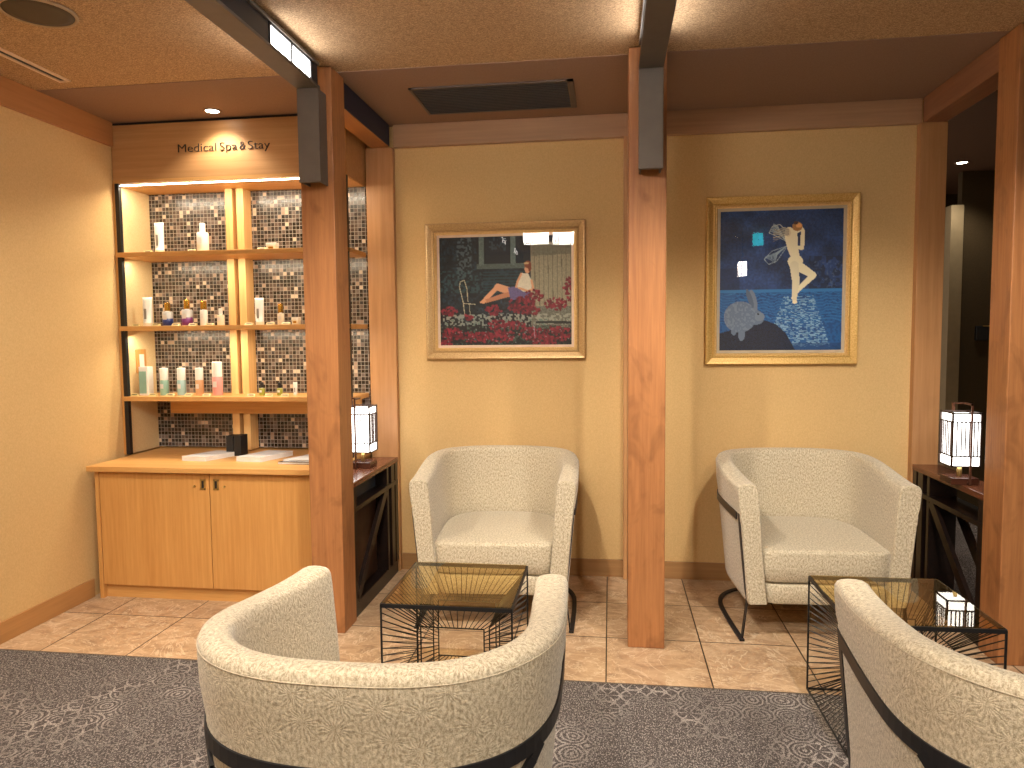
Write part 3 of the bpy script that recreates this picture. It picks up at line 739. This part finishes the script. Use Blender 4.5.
def mk_frame_mat(c1, c2):
    k = NT('gilt_frame', .38, .5, .35); v = k.coord('Object', (1,1,1)); n = k.noise(v, 160, 4, .7)
    k.color(k.ramp(n, [(.35, c1), (.65, c2)])); k.bump(n, .001, .5); return k.m
def picture(name, label, x0, x1, z0, z1, art, fm, lip, mat_w, arr_m):
    W_, H_ = (x1-x0)/2, (z1-z0)/2
    t = thing(name, label, 'picture', ((x0+x1)/2, YB, (z0+z1)/2))
    def ringm(o, i, prof, m):
        # prof: list of (t, y) t=0 outer, 1 inner
        vs = []; fs = []; n = len(prof)
        for (q, y) in prof:
            ww = W_-(o+(i-o)*q); hh = H_-(o+(i-o)*q); vs += [(-ww,y,-hh),(ww,y,-hh),(ww,y,hh),(-ww,y,hh)]
        for k in range(n-1):
            for s_ in range(4): fs.append((k*4+s_, k*4+(s_+1)%4, (k+1)*4+(s_+1)%4, (k+1)*4+s_))
        return MB().add(vs, fs)
    ringm(0, .05, [(0,-.001),(0,-.030),(.08,-.036),(.3,-.034),(.75,-.024),(.92,-.028),(1,-.026),(1,-.010)], 0).build('frame', fm, t)
    ringm(.05, .05+lip, [(0,-.010),(0,-.020),(.5,-.022),(1,-.016),(1,-.008)], 0).build('inner_frame', mk_frame_mat(srgb(214,174,112), srgb(238,206,146)), t)
    i0 = .05+lip; i1 = i0+mat_w
    ringm(i0, i1, [(0,-.012),(1,-.011),(1,-.006)], 0).build('mount', arr_m, t)
    o = artgrid('print', art, -W_+i1, W_-i1, -H_+i1, H_-i1, t, -.007)
    MB().add([(-W_+i0,-.0145,-H_+i0),(W_-i0,-.0145,-H_+i0),(W_-i0,-.0145,H_-i0),(-W_+i0,-.0145,H_-i0)], [(0,1,2,3)]).build('glass', PICGLASS, t)
    MB().box(-W_+.004, W_-.004, -.005, -.001, -H_+.004, H_-.004).build('backing', plain('backing_board', srgb(120,100,80), .8), t)
    return t
MOUNT = plain('mount_board', srgb(232,206,184), .7); MOUNT2 = plain('mount_board_grey', srgb(196,182,158), .7)
picture('framed_picture', 'gilt-framed picture of a seated woman behind red flowers', -1.062, -.137, 1.267, 2.049, paint1(), mk_frame_mat(srgb(176,140,92), srgb(206,174,122)), .016, .014, MOUNT)
picture('framed_picture', 'gilt-framed blue night picture of a winged figure and a rabbit', .525, 1.325, 1.229, 2.146, paint2(), mk_frame_mat(srgb(190,148,76), srgb(222,186,116)), .012, .016, MOUNT2)

# ------------------------------------------------------------------ console partitions
def console(x0, x1, label, face):
    """low dark slatted partition between post and wall; face=+1 shows its right side"""
    t = thing('console_partition', label, 'console', ((x0+x1)/2, 3.72, 0))
    w = (x1-x0)/2; ya, yb = -.378, .365
    MB().box(-w-.0, w+.0, ya, yb, .662, .69).build('top', REDW, t, bevel=.002)
    MB().box(-w+.01, w-.01, ya, yb, 0, .075).build('plinth', DARKW, t, bevel=.002)
    for (p, q) in ((ya, ya+.05), (.16, .19), (.24, .30), (yb-.045, yb)):
        MB().box(-w+.004, w-.004, p, q, .075, .662).build('upright', DARKW, t, bevel=.002)
    for (z0, z1) in ((.535, .56),):
        MB().box(-w+.002, w-.002, ya, yb, z0, z1).build('rail', DARKW, t, bevel=.002)
    for sx in (-1, 1):
        MB().bar((sx*(w-.014), ya+.04, .09), (sx*(w-.014), .15, .535), .02, .05).build('brace', DARKW, t)
    return t, w, ya, yb
t, w, ya, yb = console(-1.395, -1.243, 'dark wood low partition with diagonal brace beside the left post', 1)
MB().box(-.014, .004, ya+.05, yb-.045, .56, .662).build('upper_panel', BLUEM, t)
MB().box(-.014, .004, ya+.05, .25, .075, .535).build('lower_panel', wood('brown_panel', srgb(58,36,26), srgb(76,50,36), 'z', 40), t)
t, w, ya, yb = console(1.612, 1.752, 'dark wood low partition with diagonal brace beside the right post', -1)

# ------------------------------------------------------------------ lanterns
DKB = plain('lantern_bronze', srgb(52,34,28), .35, .4)
def lantern(label, loc, rz=0, pole=(1,-1)):
    t = thing('lantern_lamp', label, 'lamp', loc, rz)
    s_ = .0615; z0, z1 = .084, .338
    MB().box(-.06, .06, -.06, .06, 0, .032).build('base', wood('lantern_base_wood', srgb(58,32,24), srgb(76,44,32), 'x', 60, .25), t, bevel=.003)
    MB().lathe([(.012,.032),(.012,.06),(.008,.086)], 14).build('stem', BRASS, t, smooth=True)
    pn = MB().box(-s_+.004, s_-.004, -s_+.004, s_-.004, z0+.004, z1-.012).build('paper_shade', LAMPW, t); pn['label'] = 'glowing white paper shade'
    f = MB(); e = .0075
    for sx in (-1, 1):
        for sy in (-1, 1): f.box(sx*s_-e/2, sx*s_+e/2, sy*s_-e/2, sy*s_+e/2, z0, z1)
    for z in (z0, z0+.047, z1-.047, z1-e):
        for sg in (-1, 1):
            f.box(-s_, s_, sg*s_-e/2, sg*s_+e/2, z, z+e*.8); f.box(sg*s_-e/2, sg*s_+e/2, -s_, s_, z, z+e*.8)
    f.build('lantern_frame', DKB, t)
    g = MB(); th = .0052
    for k in (-.68, -.36, -.08, .2, .52, .78):
        for sg in (-1, 1):
            g.box(k*s_-th/2, k*s_+th/2, sg*(s_-.001)-.002, sg*(s_-.001)+.002, z0+.047, z1-.047)
            g.box(sg*(s_-.001)-.002, sg*(s_-.001)+.002, k*s_-th/2, k*s_+th/2, z0+.047, z1-.047)
    g.build('lattice', DKB, t)
    px, py = pole[0]*.012, -.079
    MB().box(px-.004, px+.004, py-.004, py+.004, .006, z1+.042).box(px-.004, px+.004, py-.004, .0, z1+.034, z1+.042).box(px-.05, px+.004, -.004, .004, z1+.034, z1+.042).box(px-.052, px-.042, -.006, .006, z1+.004, z1+.042).box(px-.004, px+.004, py, -.058, .006, .016).build('carrying_arm', plain('lantern_arm', srgb(100,66,50), .35, .5), t)
    return t
lantern('glowing square paper lantern on the right partition, before the dark corridor', (1.628, 3.60, .69), 0, (1,-1))
lantern('glowing square paper lantern half hidden behind the left post', (-1.345, 3.77, .69), 0, (-1,-1))
def point(x, y, z, e, col=(1,.9,.75), r=.05):
    l = bpy.data.lights.new('lamp_glow', 'POINT'); l.energy = e; l.color = col; l.shadow_soft_size = r
    o = bpy.data.objects.new('lamp_glow', l); C.objects.link(o); o.location = (x, y, z)

# ------------------------------------------------------------------ wire tables with bronze glass
def wire_table(label, loc, rz=0):
    t = thing('side_table', label, 'table', loc, rz)
    L, H_, T = .235, .452, .006
    fr = MB()
    for sx in (-1, 1):
        for sy in (-1, 1): fr.box(sx*L-T/2, sx*L+T/2, sy*L-T/2, sy*L+T/2, 0, H_)
    for z in (.003, H_-.008):
        tt = T if z < .1 else .014
        for sg in (-1, 1):
            fr.box(-L, L, sg*L-T/2, sg*L+T/2, z-.003, z-.003+tt); fr.box(sg*L-T/2, sg*L+T/2, -L, L, z-.003, z-.003+tt)
    fr.build('frame', BLACK, t)
    MB().box(-L+.003, L-.003, -L+.003, L-.003, H_-.001, H_+.007).build('glass_top', SMOKED, t)
    ins, a_ = .10, .118; zi0, zi1 = .105, .335
    for k in range(4):
        R_ = Matrix.Rotation(k*PI/2, 3, 'Z')
        P_ = lambda x, y, z: R_ @ Vector((x, y, z))
        inner = MB(); r = .0026
        q = [P_(-a_, -L+ins, zi0), P_(a_, -L+ins, zi0), P_(a_, -L+ins, zi1), P_(-a_, -L+ins, zi1)]
        for i in range(4): inner.tube([q[i], q[(i+1)%4]], r, 5)
        for sx in (-1, 1): inner.tube([P_(sx*a_, -L+ins, zi0), P_(sx*a_, -L+ins, 0)], r, 5)
        N = 17
        for i in range(N+1):
            f = i/N
            xo = -L+2*L*f; xi = -a_+2*a_*f
            inner.tube([P_(xo, -L, H_-.004), P_(xi, -L+ins, zi1)], .0016, 4)
            inner.tube([P_(xo, -L, .003), P_(xi, -L+ins, zi0)], .0016, 4)
            zo = .003+(H_-.007)*f; zi = zi0+(zi1-zi0)*f
            for sx in (-1, 1): inner.tube([P_(sx*L, -L, zo), P_(sx*a_, -L+ins, zi)], .0016, 4)
        inner.build('wire_side', BLACK, t)
    return t
wire_table('black wire side table with smoked glass top, between the two left armchairs', (-.572, 2.645, 0), 0)
wire_table('black wire side table with smoked glass top reflecting the lantern, at right', (1.008, 2.645, 0), .015)

# ------------------------------------------------------------------ tub armchairs
def make_chair(label, loc, rz):
    t = thing('tub_armchair', label, 'armchair', loc, rz)
    A_, D_, ys, AF = .404, .77, .38, .390          # half width, depth, length of straight arm; front at y=0, back at y=+D
    nz = 2.6
    # outer plan polyline, left front -> back -> right front
    wid = lambda y: AF+(A_-AF)*math.sin(PI/2*min(1, y/ys))
    pts = [(-wid(y), y) for y in np.linspace(0, ys, 9)[:-1]]
    for th in np.linspace(PI, 0, 41):
        c_, s_ = math.cos(th), math.sin(th)
        pts.append((A_*math.copysign(abs(c_)**(2/nz), c_), ys+(D_-ys)*abs(s_)**(2/nz)))
    pts += [(wid(y), y) for y in np.linspace(ys, 0, 9)[1:]]
    P = np.array(pts); seg = np.r_[0, np.cumsum(np.hypot(*np.diff(P, axis=0).T))]; 
    NS = 72; ss = np.linspace(0, seg[-1], NS); ss = np.r_[ss[0], ss[0]+.006, ss[0]+.018, ss[1:-1], ss[-1]-.018, ss[-1]-.006, ss[-1]]; ss = np.sort(ss)
    Q = np.c_[np.interp(ss, seg, P[:,0]), np.interp(ss, seg, P[:,1])]
    n = len(Q); N_ = np.zeros_like(Q)
    for i in range(n):
        d = Q[min(i+2,n-1)]-Q[max(i-2,0)]; d /= np.hypot(*d); N_[i] = (d[1], -d[0])     # inward
    TH = .088
    def rim(y): q = min(1, max(0, (y-.05)/.62)); return .722+.053*(q*q*(3-2*q))
    def taper(z): return 1-.125*((.70-z)/.53)**1.2 if z < .70 else 1.0
    vs = []; 
    prof = []  # (depth inward, height spec) height: ('a',z) absolute or ('r',dz) from rim
    prof += [(0,('a',.172)),(-.004,('a',.19)),(0,('a',.36)),(0,('a',.545)),(-.0015,('a',.552)),(-.0015,('a',.585)),(0,('a',.592)),(-.005,('r',-.10)),(-.006,('r',-.040)),(-.005,('r',-.018)),(.001,('r',-.006)),(.012,('r',-.001)),(.03,('r',.0015)),(.05,('r',.0015)),(.068,('r',-.001)),(.079,('r',-.007)),(.085,('r',-.018)),(.088,('r',-.05)),(.088,('r',-.2)),(.084,('a',.42)),(.084,('a',.30)),(.084,('a',.172))]
    m = len(prof); V = []
    plen = [0]
    for i in range(n):
        x, y = Q[i]; rz_ = rim(y)
        endk = min(i, n-1-i); shr = {0: .006, 1: .0018, 2: 0.0}.get(endk, 0); yo = {0: 0, 1: 0, 2: 0}.get(endk, 0)
        ctr_d = .042
        for j, (dp, (kk, hz)) in enumerate(prof):
            z = hz if kk == 'a' else rz_+hz
            dd = dp*(1-.2*min(1, max(0, (y-.2)/.4)))
            if shr:
                dd = dp + (ctr_d-dp)*min(1, shr/.05)
                if z > rz_-.05: z = z - shr*.7
                z = max(z, .172+shr*.3) if z < .2 else z
            k_ = taper(z); px = x*k_; py = (y-.30)*(k_ if y > .3 else 1)+.30
            V.append((px+N_[i,0]*dd, py+N_[i,1]*dd, z))
    fs = []; uv = []
    pl = [0]
    for j in range(1, m):
        a0 = V[(n//2)*m+j-1]; a1 = V[(n//2)*m+j]; pl.append(pl[-1]+math.dist(a0, a1))
    for i in range(n-1):
        for j in range(m-1):
            fs.append((i*m+j, i*m+j+1, (i+1)*m+j+1, (i+1)*m+j)); uv.append([(ss[i],pl[j]),(ss[i],pl[j+1]),(ss[i+1],pl[j+1]),(ss[i+1],pl[j])])
        fs.append((i*m+m-1, i*m, (i+1)*m, (i+1)*m+m-1)); uv.append(None)
    c0 = tuple(range(m)); cn = tuple((n-1)*m+j for j in range(m))[::-1]
    fs += [c0[::1], cn]; uv += [[(V[q][0], V[q][2]) for q in c0], [(V[q][0], V[q][2]) for q in cn]]
    uv = [q if q is not None else [(0,0)]*4 for q in uv]
    mb = MB().add(V, fs, 0, uv); o = mb.build('upholstered_shell', FABRIC, t, smooth=True)
    bm = bmesh.new(); bm.from_mesh(o.data); bmesh.ops.recalc_face_normals(bm, faces=bm.faces)
    for f in bm.faces:
        if len(f.verts) > 4: f.smooth = False
    bm.to_mesh(o.data); bm.free()
    # seam piping on the outer top edge and inner
    for dd, dz in ((-.0055, -.020),):
        line = [(Q[i][0]+N_[i,0]*dd, Q[i][1]+N_[i,1]*dd, rim(Q[i][1])+dz) for i in range(3, n-3)]
        MB().tube(line, .0009, 5).build('piping', FABRIC, t, smooth=True)
    # seat cushion / rail follow inner plan
    def plan(off, yfront, k_):
        L_ = []
        for i in range(3, n-3):
            L_.append((Q[i][0]*k_+N_[i,0]*(TH+off), max(yfront, (Q[i][1]-.3)*(k_ if Q[i][1] > .3 else 1)+.3+N_[i,1]*(TH+off))))
        return L_
    def slab(name, levels, yfront, k_):
        # levels: (offset, z); rows of a lofted closed outline
        rows = []
        for (off, z) in levels:
            pl_ = plan(off, yfront+max(0, off-0.0), k_); x0_, x1_ = pl_[0][0], pl_[-1][0]
            fr_ = [(x1_+(x0_-x1_)*q, yfront+max(0, off)) for q in np.linspace(0, 1, 12)[1:-1]]
            rows.append([(x, y, z) for (x, y) in pl_+fr_])
        k = len(rows[0]); V_ = [q for r in rows for q in r]; F_ = []; U_ = []
        for a0 in range(len(rows)-1):
            acc = 0
            for b0 in range(k):
                b1 = (b0+1) % k; s0 = acc; acc += math.dist(rows[a0][b0], rows[a0][b1])
                F_.append((a0*k+b0, a0*k+b1, (a0+1)*k+b1, (a0+1)*k+b0)); z0_, z1_ = rows[a0][b0][2], rows[a0+1][b0][2]
                U_.append([(s0,z0_),(acc,z0_),(acc,z1_),(s0,z1_)])
        # top: crowned rings to centre
        top = rows[-1]; cx_ = 0; cy_ = sum(q[1] for q in top)/k; base = (len(rows)-1)*k; z_t = top[0][2]
        last = list(range(base, base+k))
        for q in (.9, .75, .55, .3, .1):
            st = len(V_)
            for p_ in top: V_.append((cx_+(p_[0]-cx_)*q, cy_+(p_[1]-cy_)*q, z_t+.008*(1-q*q)))
            for b0 in range(k):
                b1 = (b0+1) % k; f_ = (last[b0], last[b1], st+b1, st+b0); F_.append(f_); U_.append([(V_[w_][0], V_[w_][1]) for w_ in f_])
            last = list(range(st, st+k))
        F_.append(tuple(last)); U_.append([(V_[w_][0], V_[w_][1]) for w_ in last])
        F_.append(tuple(range(k))[::-1]); U_.append([(0,0)]*k)
        o = MB().add(V_, F_, 0, U_).build(name, FABRIC, t, smooth=True)
        bm = bmesh.new(); bm.from_mesh(o.data); bmesh.ops.recalc_face_normals(bm, faces=bm.faces); bm.to_mesh(o.data); bm.free()
        return o
    slab('seat_cushion', [(.012,.272),(.002,.280),(.001,.34),(.001,.402),(.003,.412),(.010,.418),(.022,.421)], .008, .955)
    slab('seat_base', [(.004,.176),(.001,.18),(.001,.255),(.004,.262)], .006, .93)
    # steel band round the outside, front legs, floor runner, rear legs
    def band(zc, h, th, i0, i1, out=.0015):
        Vb = []; Fb = []; idx = list(range(i0, i1+1))
        for i in idx:
            k_ = taper(zc); x, y = Q[i][0]*k_, (Q[i][1]-.3)*(k_ if Q[i][1] > .3 else 1)+.3
            for (dd, dz) in ((-out,-h/2),(-out-th,-h/2),(-out-th,h/2),(-out,h/2)): Vb.append((x+N_[i,0]*dd, y+N_[i,1]*dd, zc+dz))
        for a0 in range(len(idx)-1):
            for j in range(4): Fb.append((a0*4+j, a0*4+(j+1)%4, (a0+1)*4+(j+1)%4, (a0+1)*4+j))
        Fb += [(3,2,1,0), tuple(len(Vb)-4+j for j in range(4))]
        return MB().add(Vb, Fb)
    band(.568, .034, .006, 4, n-5).build('back_band', STEEL, t)
    xk = A_*taper(.56)
    for sx in (-1, 1):
        # flat front leg: thin seen from the front, follows the taper
        zz = [.585, .45, .3, .172, .0]; Vb = []; Fb = []
        for z in zz:
            xo = sx*(wid(.03)*taper(max(z, .172))-.001); xi = sx*(wid(.03)*taper(max(z,.172))+.004)
            if z == 0: xo = sx*(.362); xi = sx*(.367)
            for (x, y) in ((xo,.018),(xi,.018),(xi,.048),(xo,.048)): Vb.append((x, y, z))
        for a0 in range(len(zz)-1):
            for j in range(4): Fb.append((a0*4+j, a0*4+(j+1)%4, (a0+1)*4+(j+1)%4, (a0+1)*4+j))
        Fb += [(0,1,2,3), tuple(len(Vb)-4+j for j in range(4))[::-1]]
        MB().add(Vb, Fb).build('leg', STEEL, t)
        # rear leg: sweeps from the band down to the runner
        pth = []
        i_a = int(n*.30) if sx < 0 else n-1-int(n*.30); i_b = int(n*.44) if sx < 0 else n-1-int(n*.44)
        for q in np.linspace(0, 1, 9):
            i = int(round(i_a+(i_b-i_a)*q)); z = .56-.55*q**1.5; k_ = taper(max(z,.172))*(1 if z > .17 else .97)
            pth.append((Q[i][0]*k_-N_[i,0]*.006, (Q[i][1]-.3)*k_+.3-N_[i,1]*.006, z))
        lg = MB()
        for p_, q_ in zip(pth[:-1], pth[1:]): lg.bar(p_, q_, .008, .026)
        lg.build('leg', STEEL, t)
    run = []
    for i in range(0, n):
        x, y = Q[i]; k_ = .955; run.append((x*k_*.993, (y-.3)*(.9 if y > .3 else 1)+.3, .006))
    rb = MB()
    for p_, q_ in zip(run[:-1], run[1:]): rb.bar(p_, q_, .022, .009)
    rb.build('floor_runner', STEEL, t)
    return t
make0 = make_chair('beige tub armchair against the wall under the flower picture', (-.550, 3.285, 0), math.radians(2.5))
dup(make0, (.966, 3.315, 0), math.radians(2.5), 'beige tub armchair against the wall under the blue night picture')
dup(make0, (-.514, 2.01, 0), PI, 'beige tub armchair in the foreground at left, seen from behind')
dup(make0, (1.010, 2.045, 0), PI-math.radians(2), 'beige tub armchair cut off by the right edge, seen from behind')

# ------------------------------------------------------------------ the corridor beyond the right post
struct(MB().box(2.575, 2.665, 5.95, 6.06, 0, 2.36).build('trim_6', plain('corridor_jamb', srgb(128,112,84), .5)))
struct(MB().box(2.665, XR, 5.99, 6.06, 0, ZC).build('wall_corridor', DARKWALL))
d = thing('wall_box', 'small dark wall box with a bright edge in the corridor', 'wall box', (2.835, 5.99, 1.40))
MB().box(-.05, .045, -.03, 0, -.07, .04).build('box_body', BLACK, d, bevel=.004)
MB().box(-.005, .045, -.034, -.03, .036, .045).build('box_highlight', BRASS, d)  # brass strip stands in for a highlight on the box edge

# ------------------------------------------------------------------ lit things behind the camera that the picture glass mirrors
def hanging_lantern(label, x0, x1, y, z0, z1, n, dpt=.1):
    t = thing('hanging_lantern', label, 'lamp', ((x0+x1)/2, y, z0), 0)
    w, h = (x1-x0)/2, z1-z0
    g = MB().box(-w+.006, w-.006, -dpt/2+.006, dpt/2-.006, .006, h-.006).build('paper_shade', emit('hanging_paper', (1,.93,.82,1), 55), t)
    f = MB()
    for sy in (-1, 1):
        yy = sy*dpt/2
        f.box(-w, w, yy-.004, yy+.004, 0, .008).box(-w, w, yy-.004, yy+.004, h-.008, h)
        for k in range(n+1):
            x = -w+2*w*k/n; f.box(x-.003, x+.003, yy-.004, yy+.004, 0, h)
    for sx in (-1, 1): f.box(sx*w-.004, sx*w+.004, -dpt/2, dpt/2, 0, .008).box(sx*w-.004, sx*w+.004, -dpt/2, dpt/2, h-.008, h)
    f.build('lantern_frame', DKB, t)
    MB().box(-.006, .006, -.006, .006, h-.01, ZC-z0).build('hanger', STEEL, t)
hanging_lantern('left one of the pair of slatted ceiling lanterns mirrored in the flower picture', -.86, -.60, 1.0, 2.31, 2.46, 8)
hanging_lantern('right one of the pair of slatted ceiling lanterns mirrored in the flower picture', -.565, -.32, 1.0, 2.30, 2.46, 8)
hanging_lantern('small white lantern mirrored in the blue night picture', 1.53, 1.63, -.8, 2.08, 2.27, 3)
t = thing('exit_sign', 'small cyan lit exit sign mirrored in the blue night picture', 'sign', (1.755, -.8, 2.44))
MB().box(-.07, .07, -.02, .02, 0, .165).build('sign_case', WHITE, t, bevel=.003)
MB().box(-.062, .062, .02, .022, .008, .157).build('lit_face', emit('cyan_face', (.02,.62,.75,1), 9), t)
